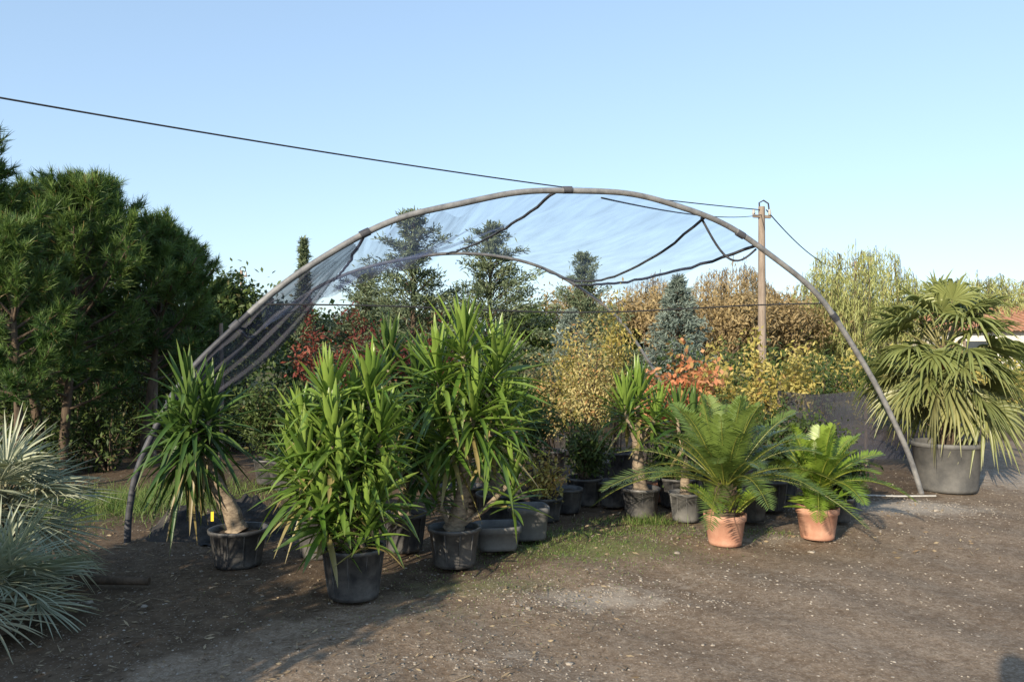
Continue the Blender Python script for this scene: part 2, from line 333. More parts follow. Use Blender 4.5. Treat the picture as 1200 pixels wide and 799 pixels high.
# ---------------------------------------------------------------- shrubs / trees
def leaves(mb,P,m,rng,size,asp=.45,zb=0,zs=1,col=None,dead=None,nseg=1):
    n=len(P); ribbons(mb,P,rdir(rng,n,zb,zs),size*rng.uniform(.6,1.3,n),size*asp*rng.uniform(.8,1.2,n),.15,m,rng,2,2,0,.8,'leaf',col=col,dead=dead)
def shrub(c,h,spread,nst,nleaf,size,m,seed,potr=0,asp=.45,lo=.15,stem=.008,mb=None,deadp=.05,arch=.25,fluff=.16):
    rng=R(seed);mb=mb or MB();x,y=c;b0=0
    if potr: pot(mb,c,potr,potr*1.5,M_pot,rng); b0=potr*1.4
    for k in range(nst):
        az=rng.uniform(0,6.28); rr=spread*math.sqrt(rng.random()); hh=h*rng.uniform(.6,1.0)*(1-.25*rr/spread)
        e=A(x+rr*math.cos(az),y+rr*math.sin(az),b0+(hh-b0)); s=A(x+rng.normal(0,.03),y+rng.normal(0,.03),b0)
        q=np.linspace(0,1,8)[:,None]; mid=(s+e)/2+A((s-e)[0]*arch,(s-e)[1]*arch,.12*h)
        P=(1-q)**2*s+2*q*(1-q)*mid+q*q*e+rng.normal(0,.012,(8,3)); tube(mb,P,np.linspace(stem,stem*.3,8),M_bark,5)
        nl=nleaf//nst; u=lo+(1-lo)*rng.random(nl)**.8; i=np.clip((u*7).astype(int),0,6); fr=(u*7-i)[:,None]
        Q=P[i]*(1-fr)+P[i+1]*fr+rng.normal(0,1,(nl,3))*(spread*fluff+.02)
        leaves(mb,Q,m,rng,size,asp,.2,1,col=np.clip(rng.normal(.5,.25,nl)+rng.normal(0,.2),0,1),dead=(rng.random(nl)<deadp)*.8)
    return mb
def limb(mb,p,d,L,r,dep,rng,tips,up=.15,sp=.6,nch=3,mat=None):
    mat=mat or M_bark
    P=[p];dd=unit(d)
    for k in range(4):
        dd=unit(dd+rng.normal(0,.13,3)+A(0,0,up*.3)); P.append(P[-1]+dd*L/4)
    tube(mb,P,np.linspace(r,r*.6,5),mat,6 if dep<3 else 8)
    if dep==0: tips.append(P[-1]);tips.append(P[2]);return
    for k in range(nch):
        j=rng.integers(2,5) if k else 4
        nd=unit(dd+rng.normal(0,sp,3)+A(0,0,up)); limb(mb,P[j],nd,L*rng.uniform(.6,.8),r*.55,dep-1,rng,tips,up,sp,nch,mat)
def bigtree(h,seed,m,nl,size,sp=.6,rad=.35,mat=None,tr=.1,up=.2,nch=3,dep=3):
    rng=R(seed);mb=MB();tips=[]
    limb(mb,A(0,0,-.05),A(0,0,1),h*.36,tr,dep,rng,tips,up,sp,nch,mat)
    T=np.array(tips); k=rng.integers(0,len(T),nl); cc=rng.random(len(T))
    P=T[k]+rng.normal(0,1,(nl,3))*rad
    leaves(mb,P,m,rng,size,.5,0,1,col=np.clip(cc[k]*.7+rng.random(nl)*.4-.05,0,1),dead=(rng.random(nl)<.05)*.7)
    return mb
def pine(h,seed,crown_lo=.3,wid=1.25,nb=50):
    rng=R(seed);mb=MB()
    q=np.linspace(0,1,10); P=np.stack([.15*np.sin(q*3+seed),.12*np.sin(q*2.3+1),q*h*.97],1); tube(mb,P,np.linspace(.065,.02,10),M_bark,10)
    B=[];D=[];tc=[]
    for k in range(nb):
        f=crown_lo+(1-crown_lo)*(k/nb)**.85; az=k*2.4+rng.normal(0,.3); b=np.array([np.interp(f,q,P[:,j]) for j in range(3)])
        L=wid*np.interp(f,[crown_lo,crown_lo+.2,.75,1],[.8,1,.74,.22])*rng.uniform(.55,1.2); el=np.interp(f,[crown_lo,1],[.15,1.15])+rng.normal(0,.12)
        d=dirs(np.array(az),np.array(el)); t=np.linspace(0,1,7); Q=b+np.outer(t*L,d); Q[:,2]+=.18*L*t**2; tube(mb,Q,np.linspace(.022,.008,7),M_bark,5)
        bc=rng.random()*.45
        for j in range(17):
            tt=rng.uniform(.35,1); o=b+d*L*tt+A(0,0,.18*L*tt*tt); sd=unit(d+rng.normal(0,.65,3)+A(0,0,.4)); l2=rng.uniform(.08,.3)*(1.3-tt*.5)
            e=o+sd*l2; tube(mb,[o,(o+e)/2+A(0,0,-.01),e],[.007,.006,.005],M_bark,3,caps=False)
            B.append(e);D.append(unit(sd+A(0,0,.6)));tc.append(bc+rng.random()*.35)
            B.append(o+sd*l2*.5);D.append(unit(sd+A(0,0,.3)));tc.append(bc)
    B=np.array(B);D=np.array(D);nn=26;N=len(B);tc=np.array(tc)
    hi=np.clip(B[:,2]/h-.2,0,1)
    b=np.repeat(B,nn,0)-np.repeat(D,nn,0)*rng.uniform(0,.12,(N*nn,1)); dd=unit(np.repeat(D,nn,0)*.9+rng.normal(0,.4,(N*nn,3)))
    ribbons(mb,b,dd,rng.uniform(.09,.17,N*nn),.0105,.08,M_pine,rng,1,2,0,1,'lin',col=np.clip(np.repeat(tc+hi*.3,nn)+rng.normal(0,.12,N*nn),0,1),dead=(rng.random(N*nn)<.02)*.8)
    k=rng.choice(N,70); ribbons(mb,B[k],D[k]*A(.3,.3,1)+A(0,0,.6),.10,.016,0,M_pine,rng,2,2,0,.5,'lin',dead=.8)
    return mb
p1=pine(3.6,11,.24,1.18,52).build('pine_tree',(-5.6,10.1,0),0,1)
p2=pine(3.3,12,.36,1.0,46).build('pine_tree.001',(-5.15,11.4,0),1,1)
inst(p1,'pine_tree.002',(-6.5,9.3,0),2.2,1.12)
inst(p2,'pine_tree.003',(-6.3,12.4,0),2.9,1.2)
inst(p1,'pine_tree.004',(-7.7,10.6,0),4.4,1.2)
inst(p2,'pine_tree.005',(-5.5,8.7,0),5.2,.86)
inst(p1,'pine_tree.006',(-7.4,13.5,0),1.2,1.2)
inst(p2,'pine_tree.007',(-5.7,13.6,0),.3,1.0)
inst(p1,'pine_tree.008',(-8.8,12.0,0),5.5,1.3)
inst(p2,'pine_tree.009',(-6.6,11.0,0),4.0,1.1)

def conifer(h,w,seed,m,nb=110,size=.13,droop=.25,el0=.15,dens=26,start=.06,jit=(.65,1.15),pw=.8):
    rng=R(seed);mb=MB(); tube(mb,[(0,0,-.05),(.03,0,h*.5),(0,0,h)],[h*.022,h*.013,.01],M_bark,8)
    PP=[];DD=[];CC=[]
    for k in range(nb):
        f=start+(1-start)*(k/nb)**.9; az=k*2.39996+rng.normal(0,.3); L=w*(1-f)**pw*rng.uniform(*jit)+.06
        el=el0+.7*f+rng.normal(0,.1); d=dirs(np.array(az),np.array(el)); t=np.linspace(0,1,5);Q=A(0,0,f*h)+np.outer(t*L,d);Q[:,2]-=droop*L*t**2
        tube(mb,Q,np.linspace(.02,.005,5),M_bark,4,caps=False)
        n=int(dens*(.5+L)); tt=rng.uniform(.15,1,n)**.7; p=A(0,0,f*h)+np.outer(tt*L,d);p[:,2]-=droop*L*tt**2
        p+=rng.normal(0,1,(n,3))*A(.09,.09,.05)*(.4+L*.5); PP.append(p); DD.append(unit(d+rng.normal(0,.6,(n,3))+A(0,0,-.1)));CC.append(np.clip(rng.normal(.3+.35*rng.random(),.2,n)+.2*tt,0,1))
    P=np.concatenate(PP);D=np.concatenate(DD);C=np.concatenate(CC);n=len(P)
    ribbons(mb,P,D,size*rng.uniform(.7,1.5,n),size*.28,.2,m,rng,2,2,0,.8,'leaf',col=C); return mb
ca=conifer(5.3,2.7,61,M_ced,105,.14,.32,.42,85,.06,(.35,1.3),.62).build('cedar_tree',(-2.75,22,0))
inst(ca,'cedar_tree.001',(-.6,22.5,0),2.4,(1.05,1.05,.95))
inst(ca,'cedar_tree.002',(-4.6,25,0),3,(1,1,.76))
inst(ca,'cedar_tree.003',(2.05,22.5,0),5,(.7,.7,.80))
cb=conifer(4.1,1.6,62,M_blue,130,.14,.15,.15,75).build('blue_spruce_tree',(3.85,18.5,0),2,.8)
inst(cb,'blue_spruce_tree.001',(1.3,17.5,0),3,.6)
cc_=conifer(4.8,.55,63,M_ced,120,.16,-.2,.7,60).build('cypress_tree',(-6.15,23.5,0))

def willow(h,w,seed,m,ns=620,size=.13,asp=.3,lo=.25,hi=.75):
    rng=R(seed);mb=MB();tips=[]
    limb(mb,A(0,0,-.05),A(0,0,1),h*.27,.14,3,rng,tips,.1,.5,3)
    az=rng.uniform(0,6.28,ns);rr=w*np.sqrt(rng.random(ns)); 
    lump=.86+.14*np.sin(az*3+seed)*np.cos(rr*2.2)
    top=h*lump*np.sqrt(np.clip(1-(rr/(w*1.08))**2,0.02,1))*.62+h*.38
    LL=rng.uniform(lo,hi,ns)*top; nl=26
    x=rr*np.cos(az);y=rr*np.sin(az)
    t=rng.random((ns,nl)); P=np.stack([x[:,None]+.25*t*np.cos(az)[:,None]+rng.normal(0,.035,(ns,nl)),y[:,None]+.25*t*np.sin(az)[:,None]+rng.normal(0,.035,(ns,nl)),top[:,None]-LL[:,None]*t],-1).reshape(-1,3)
    n=len(P); sc=rng.random(ns)
    ribbons(mb,P,rdir(rng,n,-2.4,.5),size*rng.uniform(.7,1.6,n),size*asp,0,m,rng,2,2,0,1,'leaf',col=np.clip(np.repeat(sc,nl)*.75+rng.random(n)*.3,0,1),dead=(rng.random(n)<.08)*.7)
    for k in range(0,ns,4): tube(mb,[(x[k]*.8,y[k]*.8,top[k]-.25),(x[k],y[k],top[k]),(x[k]+.2*math.cos(az[k]),y[k]+.2*math.sin(az[k]),top[k]-LL[k]*.9)],.008,M_bark,3,caps=False)
    return mb
w1=willow(5.9,2.5,71,M_will,560,.22,.16,.4,.95).build('willow_tree',(13.0,30,0))
inst(w1,'willow_tree.001',(17.8,31,0),2,(1.1,1.1,.82))
inst(w1,'willow_tree.002',(22,33,0),4,(1.2,1.2,.85))
w2=willow(5.4,2.0,72,M_willB,480,.2,.15,.35,.9).build('weeping_birch_tree',(8.7,31,0))
inst(w2,'weeping_birch_tree.001',(6.2,34,0),2,.95)
inst(w2,'weeping_birch_tree.002',(10.6,34,0),1,(1,1,.85))

t1=bigtree(4.3,81,M_bg,8000,.2,.6,.36)
to=t1.build('distant_tree',(-9.5,25,0)); 
t2=bigtree(4.0,82,M_willB,5000,.16,.6,.36).build('distant_bare_tree',(5.2,30,0))
rng=R(5)
for k,(x,y,s) in enumerate([(-12,26,.85),(-7.6,27,.8),(-15,28,1.1),(-19,28,1.2),(-5.2,29,.85),(-2,30,.85),(1,31,.85),(4,32,.8),(7,36,.9),(-24,30,1.3),(12,38,1.0),(17,39,1.0),(22,40,1.1),(27,38,1.1),(-10.5,21,.62),(-8.8,19,.6),(-7.4,18,.52),(-11.8,17,.75),(32,40,1.2),(-30,32,1.4)]):
    inst(to,'distant_tree.%03d'%(k+1),(x,y,0),rng.uniform(0,6),(s*1.15,s*1.15,s))
for k,(x,y,s) in enumerate([(7.4,27,.95),(3,33,1.1),(10.2,28,.9),(14.5,35,1.1)]): inst(t2,'distant_bare_tree.%03d'%(k+1),(x,y,0),k,s)

mb=MB();rng=R(91)
xs=np.linspace(-110,110,150); n=130
for x in xs:
    hh=rng.uniform(2.6,4.2); P=A(x,58,hh*.55)+rng.normal(0,1,(n,3))*A(1.1,1.2,hh*.26); P[:,2]=np.abs(P[:,2])
    leaves(mb,P,M_bg,rng,.75,.6,col=np.clip(rng.random(n)*.5+rng.random()*.4,0,1))
mb.build('woodland_belt')

def sh(name,*a,**k): return shrub(*a,**k).build(name)
sh('bamboo_shrub',(.95,9.4),2.35,.38,18,2800,.05,M_pk,101,potr=.2,lo=.2,deadp=.12,fluff=.12)
sh('bamboo_shrub.001',(1.35,10.2),2.75,.3,9,1400,.06,M_bgY,102,potr=.2,lo=.25)
sh('bamboo_shrub.002',(.5,10.4),1.9,.4,12,1900,.055,M_pk,103,potr=.2,deadp=.2,fluff=.12)
sh('red_leaf_shrub',(-2.2,11),2.4,.65,16,2800,.07,M_bgR,104,potr=.22,lo=.45,deadp=.2)
sh('red_leaf_shrub.001',(-1.3,11.6),2.3,.5,12,1900,.07,M_bgR,105,potr=.22,lo=.4,deadp=.25)
sh('red_leaf_tree',(-2.85,11.2),3.0,.25,5,360,.08,M_bgR,106,potr=.2,lo=.6)
sh('orange_maple_shrub',(2.0,9.3),1.84,.42,14,950,.085,M_or,107,potr=.2,lo=.55,asp=.6,deadp=.2)
sh('orange_maple_shrub.001',(1.55,8.9),1.75,.2,5,170,.08,M_or,108,potr=.17,lo=.65,asp=.6)
sh('yellow_leaf_sapling',(2.7,10.2),2.0,.3,6,600,.08,M_bgY,109,potr=.18,lo=.3)
sh('yellow_leaf_sapling.001',(3.35,10.6),2.25,.28,6,700,.08,M_bgY,110,potr=.18,lo=.3)
sh('yellow_leaf_sapling.002',(3.0,11.6),1.7,.45,9,1400,.08,M_bgY,111,potr=.2,lo=.2)
sh('yellow_leaf_sapling.003',(4.4,12.5),1.9,.5,9,1500,.08,M_bgY,112,potr=.2,lo=.2)
sh('yellow_leaf_sapling.004',(.9,12.2),2.2,.5,9,1300,.08,M_bgY,123,potr=.2,lo=.2)
sh('potted_shrub',(.32,7.5),.66,.28,14,700,.05,M_bgY,113,potr=.15,lo=.1,deadp=.3)
sh('potted_shrub.001',(.75,8.3),.95,.32,16,1700,.06,M_bg,114,potr=.19)
sh('potted_shrub.002',(3.05,7.5),.85,.3,14,1300,.07,M_bg,115,potr=.15)
sh('potted_shrub.003',(2.9,8.6),1.1,.4,16,1900,.07,M_bg,116,potr=.18)
sh('potted_shrub.004',(.1,8.6),1.4,.42,16,2400,.07,M_bg,117,potr=.2)
sh('potted_shrub.005',(-.7,8.6),1.5,.42,14,2400,.07,M_bg,118,potr=.2)
sh('potted_shrub.006',(2.3,8.9),1.15,.4,14,2000,.06,M_bg,119,potr=.2)
sh('potted_shrub.007',(-1.7,9.2),1.45,.5,14,2400,.07,M_bg,120,potr=.2)
sh('potted_shrub.008',(3.7,9.6),.95,.4,14,1600,.06,M_bg,121,potr=.2)
sh('potted_shrub.009',(1.7,8.2),.75,.3,14,1200,.06,M_bg,122,potr=.2)
sh('potted_shrub.010',(-2.9,9.6),1.5,.55,14,2600,.07,M_bg,124,potr=.2)
def hedge(name,x0,x1,y0,y1,h0,h1,n,size,m,seed,nb=24):
    mb=MB();rng=R(seed)
    for k in range(nb):
        x=x0+(x1-x0)*(k+.5)/nb+rng.normal(0,.25);y=y0+(y1-y0)*(k+.5)/nb+rng.normal(0,.4);h=rng.uniform(h0,h1)
        shrub((x,y),h,.62*(x1-x0)/nb+.3,7,n//nb,size,m,int(rng.integers(1e6)),mb=mb,lo=.05,stem=.015,arch=.1)
    return mb.build(name)
hedge('shrub_row',-9,-1.5,15,15.5,1.7,2.5,15000,.12,M_bg,201,20)
hedge('shrub_row.001',-1.5,8,15.8,16.5,1.3,2.1,14000,.12,M_bg,202,20)
hedge('shrub_row.002',-9.5,-3.2,12.3,13.0,1.0,1.9,14000,.09,M_bg,203,16)
hedge('shrub_row.003',5,13,18,20,1.3,2.1,9000,.13,M_bgY,204,14)
hedge('shrub_row.004',-30,-8,20,20,1.8,3.2,12000,.22,M_bg,205,26)
hedge('shrub_row.005',6,30,24,26,1.2,2.2,12000,.2,M_bg,206,26)
hedge('shrub_row.006',-8.5,-5.0,9.7,10.9,.5,1.2,6500,.08,M_bg,208,10)
rng=R(207);mb=MB();n=22000
x=-2.95-6.6*rng.random(n)**1.25;y=rng.uniform(.85,1.75,n);top=1.78+.20*np.sin(x*2.1)+.12*np.sin(x*5.3)+.1*np.sin(x*11)
z=top*rng.random(n)**.95
leaves(mb,np.stack([x,y,z],1),M_bg,rng,.125,.5,col=rng.random(n))
for k in range(23): 
    bx=-3.2-.27*k; tube(mb,[(bx,1.3,-.05),(bx+.05,1.25,.8),(bx-.04,1.35,1.5)],[.03,.022,.01],M_bark,6)
mb.build('offscreen_shadow_hedge')  # unseen hedge left of camera, added and shaped to cast the lower-left shadow

# ---------------------------------------------------------------- tunnel frame
C0=A(.69,7.75,0);U=A(.96,.283,0);U/=np.linalg.norm(U);AX=A(-U[1],U[0],0)
prof=np.array([(-4.04,-.05),(-4.02,.3),(-3.94,.68),(-3.73,1.14),(-3.44,1.56),(-2.81,2.16),(-2.08,2.66),(-1.215,2.97),(-.16,3.15),(.89,3.09),(1.77,2.79),(2.70,2.17),(3.36,1.32),(3.81,.56),(4.06,-.05)])
def cr(P,n=10):
    P=np.vstack([2*P[0]-P[1],P,2*P[-1]-P[-2]]);o=[]
    for i in range(1,len(P)-2):
        for t in np.linspace(0,1,n,endpoint=False):
            a,b,c,d=P[i-1:i+3]; o.append(.5*(2*b+(c-a)*t+(2*a-5*b+4*c-d)*t*t+(-a+3*b-3*c+d)*t**3))
    o.append(P[-2]); return np.array(o)
pr=cr(prof)
ar=np.concatenate([[0],np.cumsum(np.linalg.norm(np.diff(pr,axis=0),axis=1))]);ar/=ar[-1]
def arch(u,v,up=0):
    s=np.interp(u,ar,pr[:,0]);z=np.interp(u,ar,pr[:,1]); return C0+np.multiply.outer(s,U)+np.multiply.outer(v,AX)+np.multiply.outer(z+up,A(0,0,1))
def u_of_s(s): return float(np.interp(s,pr[:,0],ar))
D2=5.3
par=bpy.data.objects.new('shade_net_tunnel',None);S.collection.objects.link(par)
def child(mb,name):
    o=mb.build(name);o.parent=par;return o
uu=np.linspace(0,1,170)
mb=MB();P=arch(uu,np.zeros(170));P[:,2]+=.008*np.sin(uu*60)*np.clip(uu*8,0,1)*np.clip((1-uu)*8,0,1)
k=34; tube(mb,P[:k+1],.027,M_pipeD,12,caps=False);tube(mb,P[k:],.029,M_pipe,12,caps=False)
for s in(-2.1,-.16,1.75,2.9,-3.2,-3.7): 
    q=u_of_s(s);P=arch(np.linspace(q-.004,q+.004,4),np.zeros(4));tube(mb,P,.037,M_pipeD,12)
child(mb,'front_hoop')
mb=MB();tube(mb,arch(uu,np.full(170,D2)),.026,M_pipe,10);child(mb,'rear_hoop')
def purlin(s,sag,r,m=M_pipeD,nm_='purlin',vend=D2,s2=None):
    q=u_of_s(s);q2=u_of_s(s if s2 is None else s2);n=24;t=np.linspace(0,1,n);P=arch(q+(q2-q)*t,t*vend);P[:,2]-=sag*4*t*(1-t);P+=R(int(abs(s)*100)).normal(0,.006,P.shape)
    mb=MB();tube(mb,P,r,m,8);child(mb,nm_)
purlin(-.25,.10,.016,nm_='ridge_purlin');purlin(1.35,.42,.015,nm_='side_purlin');purlin(1.95,.12,.018,nm_='side_purlin_lower')
purlin(-2.1,.1,.015,nm_='left_purlin');purlin(-3.2,.05,.015,nm_='left_purlin_lower')
a=arch(u_of_s(-3.0),0.);b=arch(u_of_s(2.78),0.);t=np.linspace(0,1,30)[:,None];P=a*(1-t)+b*t;P[:,2]+=(-.06*4*t*(1-t))[:,0]+.02*np.sin(t[:,0]*9)
mb=MB();tube(mb,P,.008,M_cable,6);child(mb,'tie_wire')
def sheet(mb,u0,u1,v0,v1,nu,nv,m,fz,up=.03):
    u=np.linspace(u0,u1,nu);v=np.linspace(v0,v1,nv);UU,VV=np.meshgrid(u,v,indexing='ij')
    P=arch(UU.ravel(),VV.ravel(),up).reshape(nu,nv,3); P=fz(P,(UU-u0)/(u1-u0),(VV-v0)/(v1-v0))
    i=np.arange(nu-1)[:,None]*nv+np.arange(nv-1)[None];i=i.ravel()
    C=np.stack([(UU-u0)*3,VV/5,np.zeros_like(UU)],-1)
    mb.add(P,np.stack([i,i+1,i+nv+1,i+nv],1),m,C)
rg=R(9);ph=rg.uniform(0,6,12)
def fz(P,a,b):
    P=P.copy(); P[...,2]-=.28*np.sin(np.pi*b)*(.6+.4*np.sin(a*7)); 
    for k in range(5): P[...,2]+=.018*np.sin(a*(22+9*k)+b*(4+3*k)+ph[k])*np.sin(np.pi*np.clip(b*1.0,0,1))
    return P
mb=MB();sheet(mb,u_of_s(-3.0),u_of_s(1.95),0,D2,120,50,M_net,fz);child(mb,'shade_net')
def fz2(P,a,b):
    P=P.copy();P[...,2]-=.10+.22*np.sin(np.pi*b)+.05*np.sin(a*30+b*6);return P
mb=MB();sheet(mb,u_of_s(-2.7),u_of_s(-1.0),.1,D2-.3,60,40,M_net2,fz2);child(mb,'shade_net_fold')
mb=MB();t=np.linspace(0,1,50);q=u_of_s(-2.2)+(u_of_s(-3.8)-u_of_s(-2.2))*t
base=arch(q,np.full(50,.12)); nv=16;b=np.linspace(0,1,nv)
P=base[:,None]+ (U*.5)[None,None]*(b[None,:,None]*(.12+.42*np.sin(np.pi*t**1.3)[:,None,None]))
P[:,:,2]-=(b[None]*(.08+.22*np.sin(np.pi*t)[:,None]));P+=AX*(.05*np.sin(b*26)[None,:,None]+.03*np.sin(t*25)[:,None,None])
i=(np.arange(49)[:,None]*nv+np.arange(nv-1)[None]).ravel();C=np.stack(np.broadcast_arrays(b[None]*.5,t[:,None],0*t[:,None]),-1)
mb.add(P,np.stack([i,i+1,i+nv+1,i+nv],1),M_netD,C);child(mb,'gathered_net')
mb=MB();q=np.linspace(u_of_s(1.35),u_of_s(2.0),16);P=arch(q,np.full(16,.1));P[:,2]-=.28*np.sin(np.linspace(0,1,16)*np.pi);tube(mb,P,.012,M_pipeD,6)
child(mb,'net_edge_rope')

def upole(name,x,y,h,r):
    mb=MB();tube(mb,[(x,y,-.1),(x,y,h*.5),(x,y,h)],[r*1.15,r,r*.85],M_wood,8)
    box(mb,(x,y-.02,h-.25),(.5,.07,.07),M_wood,.3)
    for dx in(-.2,.2): lathe(mb,[(.001,h-.22),(.03,h-.22),(.045,h-.16),(.03,h-.12),(.04,h-.08),(.001,h-.05)],(x+dx,y,0),M_conc,10)
    tube(mb,[(x-.05,y,h-.1),(x-.06,y,h+.1),(x+.05,y,h+.16),(x+.17,y,h+.08),(x+.2,y,h-.2)],.02,M_cable,6)
    mb.build(name)
upole('utility_pole',6.28,20,5.2,.1)
upole('utility_pole.001',-12.8,5,5.3,.1)
upole('utility_pole.002',-11.9,35,5.1,.08)
upole('utility_pole.003',19,44,6.5,.1)
def cable(name,a,b,sag,r):
    t=np.linspace(0,1,50)[:,None];P=A(*a)*(1-t)+A(*b)*t;P[:,2]-=sag*4*t[:,0]*(1-t[:,0]);mb=MB();tube(mb,P,r,M_cable,6);mb.build(name)
cable('power_cable',(6.28,20,5.12),(-12.8,5,5.0),.30,.013)
cable('power_cable.001',(6.28,20,5.0),(.9,8.0,3.13),.12,.009)
cable('power_cable.002',(6.4,20,5.12),(19,44,6.3),.7,.016)

# ---------------------------------------------------------------- small things
def otub(name,c,w,d,h,m,rz):
    mb=MB();a=np.linspace(0,2*np.pi,40,endpoint=False);e=.45
    ux=np.sign(np.cos(a))*np.abs(np.cos(a))**e;uy=np.sign(np.sin(a))*np.abs(np.sin(a))**e
    rows=[(.001,.006),(.84,.006),(.87,.03),(.96,h-.06),(1.04,h-.055),(1.05,h-.01),(1.03,h),(.95,h-.01),(.9,h-.06)]
    V=[];ca,sa=math.cos(rz),math.sin(rz)
    for s,z in rows:
        X_=ux*w/2*s;Y_=uy*d/2*s;V.append(np.stack([c[0]+X_*ca-Y_*sa,c[1]+X_*sa+Y_*ca,np.full(40,z)],1))
    V=np.array(V);i=np.arange(len(rows)-1)[:,None]*40;j=np.arange(40)[None];k=(j+1)%40
    mb.add(V,np.stack([i+j,i+k,i+40+k,i+40+j],-1).reshape(-1,4),m)
    V2=V[-1].copy();mb.add(V2,np.arange(40)[None],M_soil,smooth=False);mb.build(name)
otub('planter_tub',(-.12,6.45),.36,.3,.20,M_potG,.15)
otub('planter_tub.001',(.14,6.8),.32,.3,.28,M_potG,.2)
def justpot(name,c,r,h,m,seed):
    mb=MB();pot(mb,c,r,h,m,R(seed)); mb.build(name)
k=0
for (x,y,r,h,m) in [(1.05,8.2,.17,.26,M_pot),(.55,7.9,.15,.24,M_pot),(1.55,8.5,.18,.22,M_terra),(1.3,8.6,.16,.22,M_terra),(2.25,7.5,.14,.26,M_pot),(2.1,7.9,.17,.3,M_pot),(2.6,8.0,.16,.3,M_pot),(3.4,8.2,.16,.26,M_pot),(-1.9,7.6,.2,.34,M_pot),(-1.4,7.6,.2,.34,M_pot),(-.5,7.7,.2,.3,M_pot),(-2.6,9.2,.2,.34,M_pot),(3.9,10.6,.2,.3,M_pot),(-2.0,8.6,.2,.34,M_pot)]:
    justpot('plant_pot'+('' if k==0 else '.%03d'%k),(x,y),r,h,m,400+k);k+=1
mb=MB();nx,ny=80,50
X,Y=np.meshgrid(np.linspace(-3.25,-1.75,nx),np.linspace(6.55,7.8,ny),indexing='ij')
cx=(X+2.5)/.72;cy=(Y-7.17)/.6;e=np.clip(1.15-(cx**2+cy**2)**.5-.12*np.sin(6*np.arctan2(cy,cx)),0,1)
Z=-.02+np.clip(e*2.4,0,1)*(.13+.07*np.sin(X*9+Y*4)+.05*np.sin(Y*14-X*5)+.03*np.sin(X*31+Y*17)+.015*np.sin(X*57-Y*43))
i=(np.arange(nx-1)[:,None]*ny+np.arange(ny-1)[None]).ravel();mb.add(np.stack([X,Y,Z],-1),np.stack([i,i+ny,i+ny+1,i+1],1),M_cloth);mb.build('ground_cloth_heap')
mb=MB();tube(mb,[(-3.5,5.5,.03),(-2.95,5.42,.045),(-2.45,5.4,.04)],[.035,.032,.028],M_bark,8);mb.build('fallen_log')
mb=MB();tube(mb,[(3.75,8.75,.012),(4.2,8.68,.012),(4.62,8.70,.012)],.010,M_conc,8);mb.build('white_pipe')
mb=MB();
for x,y in((-4.9,12.0),(-5.25,11.7),(-4.35,11.9)): tube(mb,[(x,y,-.05),(x+.02,y,1),(x,y,2.0)],.03,M_wood,8)
mb.build('wooden_stakes')
mb=MB();nx,ny=50,8
X=np.linspace(3.7,6.2,nx);b=np.linspace(0,1,ny)
P=np.stack(np.broadcast_arrays(X[:,None],11+.05*np.sin(X*6)[:,None]+0*b[None],.1+b[None]*(.95-.06*np.abs(np.sin(X*2.6))[:,None])),-1)
i=(np.arange(nx-1)[:,None]*ny+np.arange(ny-1)[None]).ravel();C=np.stack(np.broadcast_arrays(X[:,None],b[None],0*b[None]),-1)
mb.add(P,np.stack([i,i+1,i+ny+1,i+ny],1),M_netD,C)
for x in(3.7,4.9,6.2): tube(mb,[(x,11.04,0),(x,11.04,1.15)],.025,M_wood,8)
mb.build('mesh_fence')
mb=MB()
for x in np.arange(11,26,1.5): tube(mb,[(x,17,0),(x,17,1.1)],.035,M_conc,6)
for z in(.35,.65,.95): tube(mb,[(11,17,z),(25,17,z)],.01,M_pipeD,4)
mb.build('wire_fence')
par2=bpy.data.objects.new('white_house',None);S.collection.objects.link(par2)
def hc(mb,n): o=mb.build(n);o.parent=par2
hx0,hx1,hy0,hy1=14.6,23,27,33
mb=MB();box(mb,((hx0+hx1)/2,(hy0+hy1)/2,1.15),(hx1-hx0,hy1-hy0,2.3),M_wall);hc(mb,'walls')
mb=MB();e=.4;zr=3.2
V=[(hx0-e,hy0-e,2.25),(hx1+e,hy0-e,2.25),(hx1+e,hy1+e,2.25),(hx0-e,hy1+e,2.25),(hx0-e,30,zr),(hx1+e,30,zr)]
mb.add(V,[(0,1,5,4),(2,3,4,5)],M_roof,smooth=False);mb.add(V,[(1,2,5),(3,0,4)],M_wall,smooth=False)
for x in np.arange(hx0-e,hx1+e,.28): tube(mb,[(x,hy0-e,2.27),(x,30,zr+.02)],.05,M_roof,6)
hc(mb,'roof')
mb=MB()
for x in(15.8,18,20.6): 
    box(mb,(x,hy0-.01,1.35),(.9,.04,1.1),M_dark); 
    for dx in(-.48,.48): box(mb,(x+dx,hy0-.03,1.35),(.07,.07,1.2),M_wood)
    box(mb,(x,hy0-.035,.74),(1.1,.1,.07),M_conc)
hc(mb,'windows')
mb=MB();box(mb,(20,30.5,3.2),(.5,.5,1.0),M_wall);box(mb,(20,30.5,3.73),(.62,.62,.08),M_roof);hc(mb,'chimney')

